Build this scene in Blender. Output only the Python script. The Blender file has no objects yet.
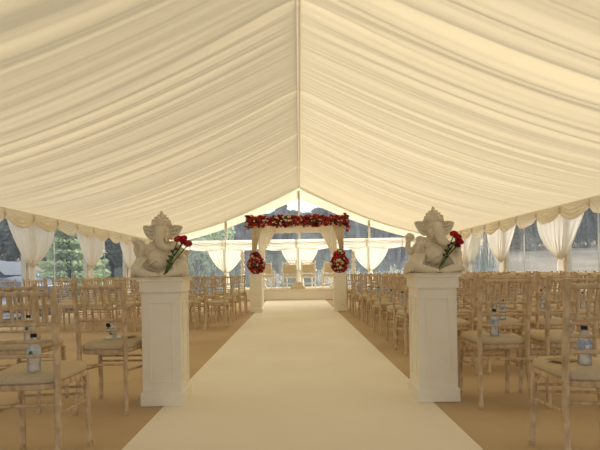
import bpy, math, random
from mathutils import Vector, Matrix, noise
random.seed(7)
PI = math.pi
S = bpy.context.scene
COL = S.collection
F, CX, CY, TH, CH = 460.0, 296.5, 272.0, math.radians(0.9), 0.985

def at(px, py, D):
    """point of the photo at depth D -> world x, z"""
    u, v = px - CX, CY - py
    return ((u*math.cos(TH)+v*math.sin(TH))*D/F, (-u*math.sin(TH)+v*math.cos(TH))*D/F + CH)

# ------------------------------------------------------------------ materials
def newmat(name):
    m = bpy.data.materials.new(name); m.use_nodes = True
    nt = m.node_tree; nt.nodes.clear()
    out = nt.nodes.new('ShaderNodeOutputMaterial')
    return m, nt, out
def N(nt, t, **kw):
    n = nt.nodes.new(t)
    for k, v in kw.items():
        if k in n.inputs: n.inputs[k].default_value = v
        else: setattr(n, k, v)
    return n
def coords(nt, scale=(1,1,1), kind='Object'):
    tc = nt.nodes.new('ShaderNodeTexCoord'); mp = nt.nodes.new('ShaderNodeMapping')
    mp.inputs['Scale'].default_value = scale
    nt.links.new(tc.outputs[kind], mp.inputs['Vector']); return mp.outputs['Vector']
def ramp(nt, fac, c1, c2, a=0.3, b=0.7):
    r = nt.nodes.new('ShaderNodeValToRGB')
    r.color_ramp.elements[0].position = a; r.color_ramp.elements[0].color = (*c1, 1)
    r.color_ramp.elements[1].position = b; r.color_ramp.elements[1].color = (*c2, 1)
    nt.links.new(fac, r.inputs['Fac']); return r.outputs['Color']
def plain(name, c1, c2=None, scale=20, rough=0.7, bump=0.0, stretch=(1,1,1), metal=0, detail=4, spec=0.3):
    m, nt, out = newmat(name)
    b = N(nt, 'ShaderNodeBsdfPrincipled', Roughness=rough, Metallic=metal)
    b.inputs['Specular IOR Level'].default_value = spec
    v = coords(nt, stretch)
    n = N(nt, 'ShaderNodeTexNoise', Scale=scale, Detail=detail)
    nt.links.new(v, n.inputs['Vector'])
    nt.links.new(ramp(nt, n.outputs['Fac'], c1, c2 or c1), b.inputs['Base Color'])
    if bump:
        bp = N(nt, 'ShaderNodeBump', Strength=bump, Distance=0.01)
        nt.links.new(n.outputs['Fac'], bp.inputs['Height']); nt.links.new(bp.outputs['Normal'], b.inputs['Normal'])
    nt.links.new(b.outputs[0], out.inputs['Surface'])
    return m
def fabric(name, col, tcol, mix=0.5, holes=0.0, stretch=(1,1,1), scale=30):
    """thin cloth: part of the light is scattered back, part goes through"""
    m, nt, out = newmat(name)
    v = coords(nt, stretch); n = N(nt, 'ShaderNodeTexNoise', Scale=scale, Detail=3)
    nt.links.new(v, n.inputs['Vector'])
    c = ramp(nt, n.outputs['Fac'], tuple(x*0.94 for x in col), col)
    d = N(nt, 'ShaderNodeBsdfDiffuse', Roughness=0.5); nt.links.new(c, d.inputs['Color'])
    t = N(nt, 'ShaderNodeBsdfTranslucent', Color=(*tcol, 1))
    mx = N(nt, 'ShaderNodeMixShader'); mx.inputs[0].default_value = mix
    nt.links.new(d.outputs[0], mx.inputs[1]); nt.links.new(t.outputs[0], mx.inputs[2])
    last = mx
    if holes:
        tr = N(nt, 'ShaderNodeBsdfTransparent'); m2 = N(nt, 'ShaderNodeMixShader'); m2.inputs[0].default_value = holes
        nt.links.new(mx.outputs[0], m2.inputs[1]); nt.links.new(tr.outputs[0], m2.inputs[2]); last = m2
    nt.links.new(last.outputs[0], out.inputs['Surface'])
    return m
def pvc():
    m, nt, out = newmat('clear_sheet')
    v = coords(nt, (1.6, 1.6, 0.5)); n = N(nt, 'ShaderNodeTexNoise', Scale=2.2, Detail=3); n.inputs['Distortion'].default_value = 1.2
    nt.links.new(v, n.inputs['Vector'])
    bp = N(nt, 'ShaderNodeBump', Strength=0.5, Distance=0.05); nt.links.new(n.outputs['Fac'], bp.inputs['Height'])
    tr = N(nt, 'ShaderNodeBsdfTransparent', Color=(0.84, 0.88, 0.92, 1))
    g = N(nt, 'ShaderNodeBsdfGlossy', Color=(0.9, 0.95, 1, 1), Roughness=0.12); nt.links.new(bp.outputs['Normal'], g.inputs['Normal'])
    d = N(nt, 'ShaderNodeBsdfTranslucent', Color=(0.75, 0.82, 0.9, 1))
    hz = nt.nodes.new('ShaderNodeMath'); hz.operation = 'MULTIPLY'; hz.inputs[1].default_value = 0.17
    nt.links.new(n.outputs['Fac'], hz.inputs[0])
    m1 = N(nt, 'ShaderNodeMixShader'); nt.links.new(hz.outputs[0], m1.inputs[0])
    nt.links.new(tr.outputs[0], m1.inputs[1]); nt.links.new(d.outputs[0], m1.inputs[2])
    fr = N(nt, 'ShaderNodeFresnel', IOR=1.09); m2 = N(nt, 'ShaderNodeMixShader')
    nt.links.new(fr.outputs[0], m2.inputs[0]); nt.links.new(m1.outputs[0], m2.inputs[1]); nt.links.new(g.outputs[0], m2.inputs[2])
    nt.links.new(m2.outputs[0], out.inputs['Surface'])
    return m
def plastic_clear():
    m, nt, out = newmat('clear_plastic')
    tr = N(nt, 'ShaderNodeBsdfTransparent', Color=(0.86, 0.88, 0.88, 1))
    g = N(nt, 'ShaderNodeBsdfGlossy', Color=(1, 1, 1, 1), Roughness=0.08)
    d = N(nt, 'ShaderNodeBsdfDiffuse', Color=(0.95, 0.95, 0.93, 1))
    fr = N(nt, 'ShaderNodeFresnel', IOR=1.45)
    m0 = N(nt, 'ShaderNodeMixShader'); m0.inputs[0].default_value = 0.30
    nt.links.new(tr.outputs[0], m0.inputs[1]); nt.links.new(d.outputs[0], m0.inputs[2])
    m2 = N(nt, 'ShaderNodeMixShader'); nt.links.new(fr.outputs[0], m2.inputs[0])
    nt.links.new(m0.outputs[0], m2.inputs[1]); nt.links.new(g.outputs[0], m2.inputs[2])
    nt.links.new(m2.outputs[0], out.inputs['Surface']); return m

M = {}
M['liner'] = fabric('ceiling_lining', (0.88, 0.80, 0.62), (0.44, 0.375, 0.25), 0.5, stretch=(0.5, 6, 1), scale=6)
M['swag'] = fabric('swag_cloth', (0.90, 0.82, 0.64), (0.88, 0.79, 0.60), 0.42)
M['voile'] = fabric('curtain_voile', (0.86, 0.79, 0.64), (0.96, 0.91, 0.80), 0.5)
M['voile_white'] = fabric('white_voile', (0.90, 0.86, 0.76), (0.94, 0.88, 0.74), 0.45)
M['canopy'] = fabric('canopy_cloth_shaded', (0.80, 0.70, 0.50), (0.8, 0.68, 0.46), 0.15)  # front drapes: their shade is put into a tanner, less translucent cloth
M['tape'] = fabric('ridge_tape', (0.60, 0.52, 0.37), (0.50, 0.42, 0.28), 0.4)
M['back'] = plain('lining_opaque', (0.72, 0.6, 0.42), (0.78, 0.66, 0.46), 3)
M['pvc'] = pvc()
M['white_metal'] = plain('white_metal', (0.80, 0.78, 0.72), (0.84, 0.82, 0.76), 8, 0.4)
M['alu'] = plain('aluminium_post', (0.58, 0.48, 0.33), (0.64, 0.54, 0.38), 8, 0.5)
M['matting'] = plain('tan_matting', (0.46, 0.335, 0.19), (0.55, 0.41, 0.245), 1.1, 0.95, 0.0, detail=9, spec=0.05)
M['runner'] = plain('cream_runner', (0.80, 0.73, 0.59), (0.85, 0.79, 0.65), 0.9, 0.95, 0.0, detail=9, spec=0.05)
M['white_paint'] = plain('cream_paint', (0.83, 0.765, 0.60), (0.87, 0.81, 0.66), 6, 0.5)
M['stage'] = plain('stage_cloth', (0.84, 0.76, 0.62), (0.88, 0.81, 0.67), 3, 0.9)
M['stone'] = plain('cast_stone', (0.66, 0.57, 0.40), (0.78, 0.69, 0.51), 9, 0.8, 0.3, spec=0.1)
M['lime'] = plain('limewashed_wood', (0.41, 0.285, 0.155), (0.67, 0.515, 0.32), 34, 0.6, stretch=(1, 1, 0.35), detail=6)
M['cushion'] = plain('beige_cushion', (0.52, 0.42, 0.27), (0.58, 0.48, 0.32), 60, 0.95, 0.1, spec=0.05)
M['cream_wood'] = plain('cream_wood', (0.84, 0.78, 0.66), (0.90, 0.85, 0.74), 10, 0.5)
M['tan_pad'] = plain('tan_padding', (0.62, 0.51, 0.34), (0.70, 0.59, 0.41), 20, 0.9)
M['red'] = plain('red_petals', (0.50, 0.02, 0.025), (0.66, 0.05, 0.05), 40, 0.6)
M['burg'] = plain('burgundy_petals', (0.16, 0.010, 0.018), (0.28, 0.02, 0.03), 40, 0.6)
M['cpet'] = plain('cream_petals', (0.82, 0.62, 0.40), (0.88, 0.74, 0.52), 40, 0.6)
M['pink'] = plain('rose_petals', (0.50, 0.05, 0.045), (0.62, 0.10, 0.08), 40, 0.6)
M['leaf'] = plain('dark_leaf', (0.02, 0.04, 0.012), (0.05, 0.08, 0.02), 20, 0.6)
M['stem'] = plain('green_stem', (0.05, 0.09, 0.02), (0.09, 0.14, 0.03), 20, 0.6)
M['clear'] = plastic_clear()
M['cap'] = plain('black_cap', (0.01, 0.01, 0.012), None, 5, 0.4)
M['bluelabel'] = plain('blue_label', (0.20, 0.28, 0.42), (0.45, 0.52, 0.62), 90, 0.5)
M['tealabel'] = plain('pale_label', (0.42, 0.50, 0.48), (0.55, 0.62, 0.58), 60, 0.5)
M['emblem'] = plain('green_emblem', (0.03, 0.10, 0.07), None, 10, 0.5)
M['paper'] = plain('white_paper', (0.78, 0.74, 0.66), None, 5, 0.8)
M['booklet'] = plain('tan_card', (0.36, 0.24, 0.13), None, 5, 0.8)
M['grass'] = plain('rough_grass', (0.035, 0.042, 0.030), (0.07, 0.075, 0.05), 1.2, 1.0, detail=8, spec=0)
M['field'] = plain('pale_field', (0.20, 0.165, 0.125), (0.34, 0.275, 0.20), 0.35, 1.0, detail=8, spec=0)
M['gravel'] = plain('grey_gravel', (0.22, 0.21, 0.20), (0.32, 0.31, 0.29), 2, 1.0, detail=9, spec=0)
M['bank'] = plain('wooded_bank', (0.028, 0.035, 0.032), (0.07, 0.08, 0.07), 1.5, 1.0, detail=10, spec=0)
M['bark'] = plain('bark', (0.06, 0.045, 0.035), (0.10, 0.08, 0.06), 10, 1.0, spec=0)
def foliage(name, c1, c2):
    m, nt, out = newmat(name)
    v = coords(nt); n = N(nt, 'ShaderNodeTexNoise', Scale=1.3, Detail=5); nt.links.new(v, n.inputs['Vector'])
    c = ramp(nt, n.outputs['Fac'], c1, c2)
    d = N(nt, 'ShaderNodeBsdfDiffuse'); t = N(nt, 'ShaderNodeBsdfTranslucent')
    nt.links.new(c, d.inputs['Color']); nt.links.new(c, t.inputs['Color'])
    mx = N(nt, 'ShaderNodeMixShader'); mx.inputs[0].default_value = 0.3
    nt.links.new(d.outputs[0], mx.inputs[1]); nt.links.new(t.outputs[0], mx.inputs[2])
    nt.links.new(mx.outputs[0], out.inputs['Surface']); return m
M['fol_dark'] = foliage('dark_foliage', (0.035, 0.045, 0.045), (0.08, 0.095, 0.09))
M['fol_green'] = foliage('green_foliage', (0.24, 0.33, 0.15), (0.58, 0.66, 0.40))
M['fol_conifer'] = foliage('conifer_foliage', (0.34, 0.42, 0.22), (0.75, 0.80, 0.52))
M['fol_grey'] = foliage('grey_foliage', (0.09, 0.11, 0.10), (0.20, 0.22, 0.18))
M['fol_white'] = foliage('white_blossom', (0.60, 0.56, 0.50), (0.85, 0.82, 0.76))
M['car_paint'] = plain('grey_car_paint', (0.10, 0.11, 0.14), (0.12, 0.13, 0.16), 2, 0.25, metal=0.5, spec=0.6)
M['car_glass'] = plain('car_glass', (0.05, 0.06, 0.07), None, 2, 0.1, spec=0.8)
M['tyre'] = plain('tyre', (0.02, 0.02, 0.02), None, 5, 0.9)
M['hub'] = plain('hub', (0.5, 0.5, 0.5), None, 5, 0.3, metal=0.8)
M['lamp_glass'] = plain('lamp_glass', (0.7, 0.7, 0.68), None, 5, 0.2, spec=0.8)

# ------------------------------------------------------------------ mesh helpers
class MB:
    def __init__(s): s.v = []; s.f = []; s.m = []
    def add(s, vs, fs, mi=0):
        o = len(s.v); s.v += [tuple(v) for v in vs]; s.f += [tuple(i+o for i in f) for f in fs]; s.m += [mi]*len(fs); return s
    def box(s, x0, x1, y0, y1, z0, z1, mi=0, top=None):
        t = top or (0, 0)
        a = [(x0,y0,z0),(x1,y0,z0),(x1,y1,z0),(x0,y1,z0),(x0+t[0],y0+t[1],z1),(x1-t[0],y0+t[1],z1),(x1-t[0],y1-t[1],z1),(x0+t[0],y1-t[1],z1)]
        return s.add(a, [(3,2,1,0),(4,5,6,7),(0,1,5,4),(1,2,6,5),(2,3,7,6),(3,0,4,7)], mi)
    def tube(s, pts, rad, n=8, mi=0, cap=True, flat=1.0):
        pts = [Vector(p) for p in pts]
        if not hasattr(rad, '__len__'): rad = [rad]*len(pts)
        up = Vector((0, 0, 1)) if abs((pts[-1]-pts[0]).normalized().z) < 0.9 else Vector((0, 1, 0))
        vs, fs = [], []
        for i, p in enumerate(pts):
            d = (pts[min(i+1, len(pts)-1)] - pts[max(i-1, 0)]).normalized()
            a = up.cross(d).normalized(); b = d.cross(a).normalized()
            for k in range(n):
                t = 2*PI*k/n
                vs.append(p + a*rad[i]*math.cos(t) + b*rad[i]*flat*math.sin(t))
        for i in range(len(pts)-1):
            for k in range(n):
                k2 = (k+1) % n
                fs.append((i*n+k, i*n+k2, (i+1)*n+k2, (i+1)*n+k))
        if cap:
            fs.append(tuple(range(n-1, -1, -1))); fs.append(tuple((len(pts)-1)*n+k for k in range(n)))
        return s.add(vs, fs, mi)
    def lathe(s, prof, n=16, c=(0,0,0), mi=0):
        vs, fs = [], []
        for r, z in prof:
            for k in range(n):
                t = 2*PI*k/n; vs.append((c[0]+r*math.cos(t), c[1]+r*math.sin(t), c[2]+z))
        for i in range(len(prof)-1):
            for k in range(n):
                k2 = (k+1) % n; fs.append((i*n+k, i*n+k2, (i+1)*n+k2, (i+1)*n+k))
        fs.append(tuple(range(n-1, -1, -1))); fs.append(tuple((len(prof)-1)*n+k for k in range(n)))
        return s.add(vs, fs, mi)
    def ell(s, c, r, n=14, rot=None, mi=0):
        vs, fs = [], []; c = Vector(c); m = n//2+2
        R = rot or Matrix.Identity(3)
        for i in range(m+1):
            a = PI*i/m
            rr = max(math.sin(a), 0.02)
            for k in range(n):
                t = 2*PI*k/n
                vs.append(c + R @ Vector((r[0]*rr*math.cos(t), r[1]*rr*math.sin(t), -r[2]*math.cos(a))))
        for i in range(m):
            for k in range(n):
                k2 = (k+1) % n; fs.append((i*n+k, i*n+k2, (i+1)*n+k2, (i+1)*n+k))
        fs.append(tuple(range(n-1, -1, -1))); fs.append(tuple(m*n+k for k in range(n)))
        return s.add(vs, fs, mi)
    def grid(s, fn, nu, nv, mi=0):
        vs = [fn(i/nu, j/nv) for j in range(nv+1) for i in range(nu+1)]
        fs = [(j*(nu+1)+i, j*(nu+1)+i+1, (j+1)*(nu+1)+i+1, (j+1)*(nu+1)+i) for j in range(nv) for i in range(nu)]
        return s.add(vs, fs, mi)
    def mesh(s, name, mats, smooth=True):
        me = bpy.data.meshes.new(name); me.from_pydata(s.v, [], s.f)
        for m in (mats if isinstance(mats, (list, tuple)) else [mats]): me.materials.append(m)
        me.polygons.foreach_set('material_index', s.m)
        if smooth:
            me.polygons.foreach_set('use_smooth', [True]*len(s.f))
        me.update(); return me
    def build(s, name, mats, parent=None, smooth=True, bevel=0, sharp=35):
        me = s.mesh(name, mats, smooth)
        if smooth:
            try: me.set_sharp_from_angle(angle=math.radians(sharp))
            except Exception: pass
        o = link(name, me, parent)
        if bevel:
            b = o.modifiers.new('bevel', 'BEVEL'); b.width = bevel; b.segments = 2; b.limit_method = 'ANGLE'
        return o
def link(name, me, parent=None):
    o = bpy.data.objects.new(name, me); COL.objects.link(o); o.parent = parent; return o
def empty(name, loc=(0,0,0), rz=0, parent=None):
    o = bpy.data.objects.new(name, None); COL.objects.link(o); o.empty_display_size = 0.1
    o.location = loc; o.rotation_euler = (0, 0, rz); o.parent = parent; return o
def tag(o, label=None, cat=None, group=None, kind=None):
    for k, v in (('label', label), ('category', cat), ('group', group), ('kind', kind)):
        if v: o[k] = v
    return o
def copy_tree(o, parent=None):
    c = o.copy(); COL.objects.link(c); c.parent = parent
    for k in ('label', 'group'):
        if parent is None and k in c: del c[k]
    for ch in KIDS.get(o.name, None) or [x for x in o.children]: copy_tree(ch, c)
    return c
KIDS = {}

# ------------------------------------------------------------------ the marquee
Y0, YG, W = -4.0, 19.3, 5.95
YC = 1.3
RZ, EZ = 4.52, 2.36
SEAMS = [-3.0, 0.0, 3.0, 6.0, 9.0, 11.8, 15.4, 18.6]
def RX(y): return 0.045+0.0065*y
def sgn(y, sc, seed): return noise.noise(Vector((y*sc, seed*7.3, seed*1.9)))
def liner_z(x, y, side):
    t = abs(x)/W
    z = RZ + (EZ-RZ)*t - 0.20*math.sin(PI*t)**1.0 - 0.03*math.sin(PI*t*t)
    # pleats gathered at the ridge, opening towards the middle
    yy = y + 0.55*t*sgn(y, 0.35, 3+side) + 0.25*t*t*sgn(y, 0.9, 5+side)
    mid = math.sin(PI*min(1, t*1.05))**0.8
    big = sgn(yy, 1.5, 11+side) + 0.55*sgn(yy, 3.1, 17+side)
    fine = sgn(yy, 7.5, 23+side) + 0.6*sgn(yy, 15.0, 31+side)
    z += -0.14*mid*abs(big) - 0.038*mid*abs(sgn(yy, 5.2, 19+side)) + 0.020*fine*(1-0.45*t)*min(1, t*12+0.3)
    # sharp tucks where panels are sewn to the ridge
    for s in SEAMS:
        d = yy - s
        if abs(d) < 0.7: z += 0.10*math.exp(-abs(d)/0.10)*math.exp(-t*3.2) * (0.4 + 0.6*(1-math.exp(-t*30))) - 0.03*math.exp(-abs(d)/0.3)*mid
    return z
mb = MB()
ny = 920
for side in (-1, 1):
    def fn(u, v, side=side):
        x = side*(0.03 + (W-0.03)*u); y = YC + (YG-YC)*v
        return (x+RX(y)*(1-u), y, liner_z(x, y, side))
    mb.grid(fn, 48, ny)
tag(mb.build('ceiling', M['liner'], sharp=180), kind='structure')
mb = MB()  # unseen ceiling behind the view, made opaque to dim the camera end
for side in (-1, 1):
    mb.grid(lambda u, v, side=side: (side*W*u+RX(Y0+(YC-Y0)*v)*(1-u), Y0+(YC+0.02-Y0)*v, liner_z(side*max(0.03, W*u), Y0+(YC-Y0)*v, side)), 30, 150)
tag(mb.build('ceiling_rear_block', M['back'], sharp=180), kind='structure')
# the gathered ridge tape
mb = MB()
def rfn(u, v):
    y = Y0+(YG-Y0)*v; a = (u-0.5)*2
    return (a*0.035+RX(y), y, RZ + 0.02 - 0.035*math.cos(a*PI/2) + 0.008*sgn(y, 12, 40) + (0.02 if min(abs(y-s) for s in SEAMS) < 0.06 else 0))
mb.grid(rfn, 6, 600)
tag(mb.build('trim_ridge', M['tape'], sharp=180), kind='structure')

# ground and floor
mb = MB(); mb.box(-6.15, 6.15, -4.1, 19.6, -0.05, 0.0)
tag(mb.build('floor', M['matting'], smooth=False), kind='structure')
xa, xb = at(124.9, 450, F*CH/177.9)[0], at(483.3, 450, F*CH/183.6)[0]
mb = MB()
mb.add([(-0.97, -3.8, 0.004), (1.0, -3.8, 0.004), (1.0, 3.4, 0.004), (0.985, 16.25, 0.004), (-1.06, 16.25, 0.004), (-1.0, 3.4, 0.004)], [(0,1,2,3,4,5)])
mb.add([(-0.97, -3.8, 0.0005), (1.0, -3.8, 0.0005), (1.0, 3.4, 0.0005), (0.985, 16.25, 0.0005), (-1.06, 16.25, 0.0005), (-1.0, 3.4, 0.0005)], [(5,4,3,2,1,0)])
mb.f += [(a, b, b+6, a+6) for a, b in ((1,0),(2,1),(3,2),(4,3),(5,4),(0,5))]; mb.m += [0]*6
tag(mb.build('aisle_runner', M['runner'], smooth=False), 'long cream carpet runner down the middle aisle to the stage', 'carpet')

# walls: solid side lining near the camera, clear sheets further on and at the near end
def wall_box(name, x0, x1, y0, y1, z0, z1, mat): 
    m_ = MB(); m_.box(x0, x1, y0, y1, z0, z1); return tag(m_.build(name, mat, smooth=False), kind='structure')
wall_box('wall_near', -6.05, 6.05, -4.12, -4.04, 0, 0.12, M['back'])
mb = MB(); mb.grid(lambda u, v: (-6+12*u, -4.05, 0.14+2.2*v), 8, 4)  # unseen near end, added as clear sheet to let in front fill light
tag(mb.build('window_20', M['pvc']), kind='structure')
mb = MB(); mb.add([(-6, -4.02, 2.36), (6, -4.02, 2.36), (0, -4.02, RZ+0.1)], [(0, 1, 2)])  # unseen near gable, left clear for the same fill light
tag(mb.build('window_21', M['pvc']), kind='structure')
wall_box('wall_left', -6.08, -6.02, -4.0, 1.3, 0, 2.5, M['back'])
wall_box('wall_right', 6.02, 6.08, -4.0, 1.3, 0, 2.5, M['back'])
POSTS = [1.3, 4.3, 7.3, 10.3, 13.3, 16.3, 19.3]
wn = 1; tn = 1
for side in (-1, 1):
    for a, b in zip(POSTS[:-1], POSTS[1:]):
        m_ = MB()
        def wf(u, v, side=side, a=a, b=b):
            y = a+0.05+(b-a-0.1)*u; z = 0.02+2.33*v
            return (side*(6.04+0.02*sgn(y*1.0+z*0.3, 1.2, 50+side)), y, z)
        m_.grid(wf, 24, 16)
        o = tag(m_.build('window_%d' % wn, M['pvc'], sharp=180), kind='structure'); wn += 1
        m_ = MB(); ym = (a+b)/2+0.35*side
        m_.box(side*6.02-0.008, side*6.02+0.008, ym-0.02, ym+0.02, 0.02, 2.35)
        m_.build('window_seam', M['clear'], o, smooth=False)
    for p in POSTS[:-1]:
        m_ = MB(); m_.box(side*6.08-0.06, side*6.08+0.06, p-0.05, p+0.05, 0, 2.4)
        tag(m_.build('trim_%d' % tn, M['alu'], smooth=False, bevel=0.006), kind='structure'); tn += 1
    m_ = MB(); m_.box(side*6.06-0.06, side*6.06+0.06, Y0, YG+0.1, 2.36, 2.46)
    tag(m_.build('trim_%d' % tn, M['white_metal'], smooth=False), kind='structure'); tn += 1

# gable
def gz(x): 
    t = abs(x)/W
    return RZ + (EZ-RZ)*t - 0.20*math.sin(PI*t) - 0.03*math.sin(PI*t*t) 
def glass_top(x): return max(2.34, gz(x) - 0.46 + 0.20*abs(x)/W)
m_ = MB()
for side in (-1, 1):
    def bf(u, v, side=side):
        x = side*W*u; zt = gz(x)+0.25; zb = glass_top(x)
        return (x+RX(YG)*(1-u), YG-0.02-0.03*v + 0.015*math.sin(v*9+x*2), zt+(zb-zt)*v)
    m_.grid(bf, 60, 6)
tag(m_.build('trim_gable', M['swag'], sharp=180), kind='structure')
gx = [-5.95, -2.92, 0.15, 3.08, 5.95]
for a, b in zip(gx[:-1], gx[1:]):
    m_ = MB()
    m_.grid(lambda u, v: (a+0.03+(b-a-0.06)*u, YG+0.05+0.02*sgn(a+u*3+v, 1.1, 60), 0.02+2.26*v), 24, 16)
    tag(m_.build('window_%d' % wn, M['pvc'], sharp=180), kind='structure'); wn += 1
    m_ = MB()
    m_.grid(lambda u, v: (a+0.03+(b-a-0.06)*u, YG+0.05+0.02*sgn(a+u*3+v, 1.1, 61), 2.33+(max(gz(a+(b-a)*u)+0.1, 2.34)-2.33)*v), 24, 12)
    tag(m_.build('window_%d' % wn, M['pvc'], sharp=180), kind='structure'); wn += 1
for x in gx[1:-1]:
    m_ = MB(); m_.box(x-0.045, x+0.045, YG-0.03, YG+0.03, 0, gz(x)-0.05)
    tag(m_.build('trim_%d' % tn, M['white_metal'], smooth=False, bevel=0.006), kind='structure'); tn += 1
m_ = MB(); m_.box(-6.0, 6.0, YG-0.03, YG+0.03, 2.27, 2.35)
tag(m_.build('trim_%d' % tn, M['white_metal'], smooth=False), kind='structure'); tn += 1

# swags and curtains --------------------------------------------------
def swag_part(parent, w, ztop, knot, deep, seed, mat):
    """one scallop, local x 0..w, hanging in the xz plane, bulging to -y"""
    m_ = MB()
    def f(u, v):
        s = math.sin(PI*u)
        zb = knot + (deep-knot)*s**0.75
        z = ztop - zb*v
        bulge = 0.03+0.07*s*v + 0.026*math.sin(v*24 - 7.0*s + seed)*(0.35+0.65*s)*min(1, v*4)
        return (w*u, -bulge, z)
    m_.grid(f, 22, 26)
    return m_.build('swag', mat, parent, sharp=180)
def valance(name, p0, ang, n, w, ztop, knot, deep, label, mat, group):
    root = empty(name, p0, ang); tag(root, label, 'valance', group)
    for i in range(n):
        o = swag_part(root, w*1.03, ztop, knot+0.02*random.random(), deep+0.03*random.random(), i*1.3, mat); o.location = (i*w-0.015*w, 0, 0)
        m_ = MB(); m_.tube([(0, -0.045, ztop-0.03), (0, -0.06, ztop-knot*0.8), (0.0, -0.05, ztop-knot*1.15)], [0.012, 0.028, 0.006], 8)
        k = m_.build('gathered_knot', mat, root); k.location = (i*w, 0, 0)
    return root
valance('swag_valance', (-5.85, 0.1, 0), PI/2, 19, 1.01, 2.37, 0.17, 0.36, 'cream scalloped valance along the left eave above the windows', M['swag'], 'scalloped cream valances')
valance('swag_valance', (5.85, 19.2, 0), -PI/2, 19, 1.01, 2.37, 0.17, 0.36, 'cream scalloped valance along the right eave above the windows', M['swag'], 'scalloped cream valances')
valance('swag_valance', (-5.85, YG-0.24, 0), 0, 8, 11.7/8, 2.34, 0.34, 0.44, 'pale draped pelmet across the far gable behind the stage', M['voile'], 'scalloped cream valances')

def curtain(loc, ang, hw, ztop, ztie, label, mat, group, cat='curtain', folds=9, bow=0.0, onesided=0, zend=0.02, name='tieback_curtain'):
    root = empty(name, loc, ang); tag(root, label, cat, group)
    sd = random.random()*6
    def w_at(v): return 0.075 + (hw-0.075)*(max(0, 1-v**1.6))**0.8
    def f(u, v):
        a = 2*u-1
        w = w_at(v)
        sweep = (1-v)
        x = a*w + (onesided*(w-0.075))
        fold = 0.028*math.sin(a*folds*PI+sd) + 0.012*math.sin(a*folds*2.3*PI+sd*2)
        fold *= (0.45+0.55*min(1, v*1.5))
        return (x, -0.07 - fold - 0.04*math.sin(PI*v), ztop+(ztie-ztop)*v + bow*abs(a)*0)
    m_ = MB(); m_.grid(f, 80, 24); m_.build('drape', mat, root, sharp=180)
    def g(u, v):
        a = 2*u-1; w = 0.075 + 0.10*min(1, v*1.6)**0.7
        fold = 0.025*math.sin(a*5*PI+sd)*(0.4+0.6*v)
        return (a*w, -0.07-fold, ztie+(zend-ztie)*v)
    m_ = MB(); m_.grid(g, 40, 16); m_.build('tail', mat, root, sharp=180)
    m_ = MB()
    ring = [(0.085*math.cos(t), -0.07+0.055*math.sin(t), ztie+0.012*math.sin(t)) for t in [2*PI*k/18 for k in range(19)]]
    m_.tube(ring, 0.02, 6); m_.build('tie', mat, root)
    return root
order = ['nearest the camera', 'second from the camera', 'third from the camera', 'fourth from the camera', 'fifth from the camera', 'sixth from the camera, by the gable']
names_r = {10.3: 'big one nearest the right edge', 13.3: 'middle one of those in view', 16.3: 'just right of the right statue'}
names_l = {10.3: 'beside the parked car, nearest the left edge', 13.3: 'middle one, beside the green conifer', 16.3: 'just left of the left statue'}
for p in POSTS[:-1]:
    for side in (-1, 1):
        if side == -1: lb = 'cream curtain tied back on the left wall, ' + names_l.get(p, 'behind the camera side at %d metres' % p)
        else: lb = 'cream curtain tied back on the right wall, ' + names_r.get(p, 'behind')
        if p < 9: continue
        curtain((side*5.985, p, 0), -side*PI/2, 0.95, 2.24, 1.22, lb, M['voile'], 'tied curtains along the side walls')
for x, d in ((gx[1], 'left of the flower-decked canopy'), (gx[2], 'in the middle behind the stage chairs'), (gx[3], 'right of the flower-decked canopy')):
    curtain((x, YG-0.05, 0), 0, 0.80 if x == gx[2] else 0.80, 2.08, 1.02, 'white tied curtain on the far gable, '+d, M['voile_white'], 'tied curtains on the gable')
for x, d in ((-5.75, 'in the far left corner'), (5.75, 'in the far right corner')):
    curtain((x, YG-0.05, 0), 0, 0.45, 2.08, 1.02, 'white tied curtain on the far gable, '+d, M['voile_white'], 'tied curtains on the gable')

# ------------------------------------------------------------------ chairs
def bamboo(pts, r, n, step=0.105, detail=True, ph=0.03):
    """path sampled with swollen rings like bamboo nodes"""
    P = [Vector(p) for p in pts]; L = [0]
    for a, b in zip(P[:-1], P[1:]): L.append(L[-1]+(b-a).length)
    T = L[-1]
    def pos(s):
        for i in range(len(P)-1):
            if s <= L[i+1]+1e-9: return P[i].lerp(P[i+1], (s-L[i])/(L[i+1]-L[i]))
        return P[-1]
    out, rad = [], []
    s = ph; marks = [0.0]
    while s < T-0.01:
        if detail:
            marks += [s-0.007, s-0.003, s+0.003, s+0.007]
        s += step
    for l in L[1:-1]: marks.append(l)
    marks.append(T)
    rings = []; q = ph
    while q < T-0.01: rings.append(q); q += step
    marks = sorted(set(round(max(0, min(T, x)), 5) for x in marks))
    for x in marks:
        d = min([abs(x-k) for k in rings] or [1])
        out.append(pos(x)); rad.append(r*(1.16 if d < 0.005 and detail else 1.0))
    return out, rad
def outline(k, n=28, grow=0.0):
    a = 2*PI*k/n; c, s = math.cos(a), math.sin(a)
    e = 0.42
    x = abs(c)**e*(1 if c >= 0 else -1); y = abs(s)**e*(1 if s >= 0 else -1)
    hw = (0.186 if y < 0 else 0.186) + 0.016*(y)
    return (x*(hw+grow), 0.225 + y*(0.20+grow))
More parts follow.
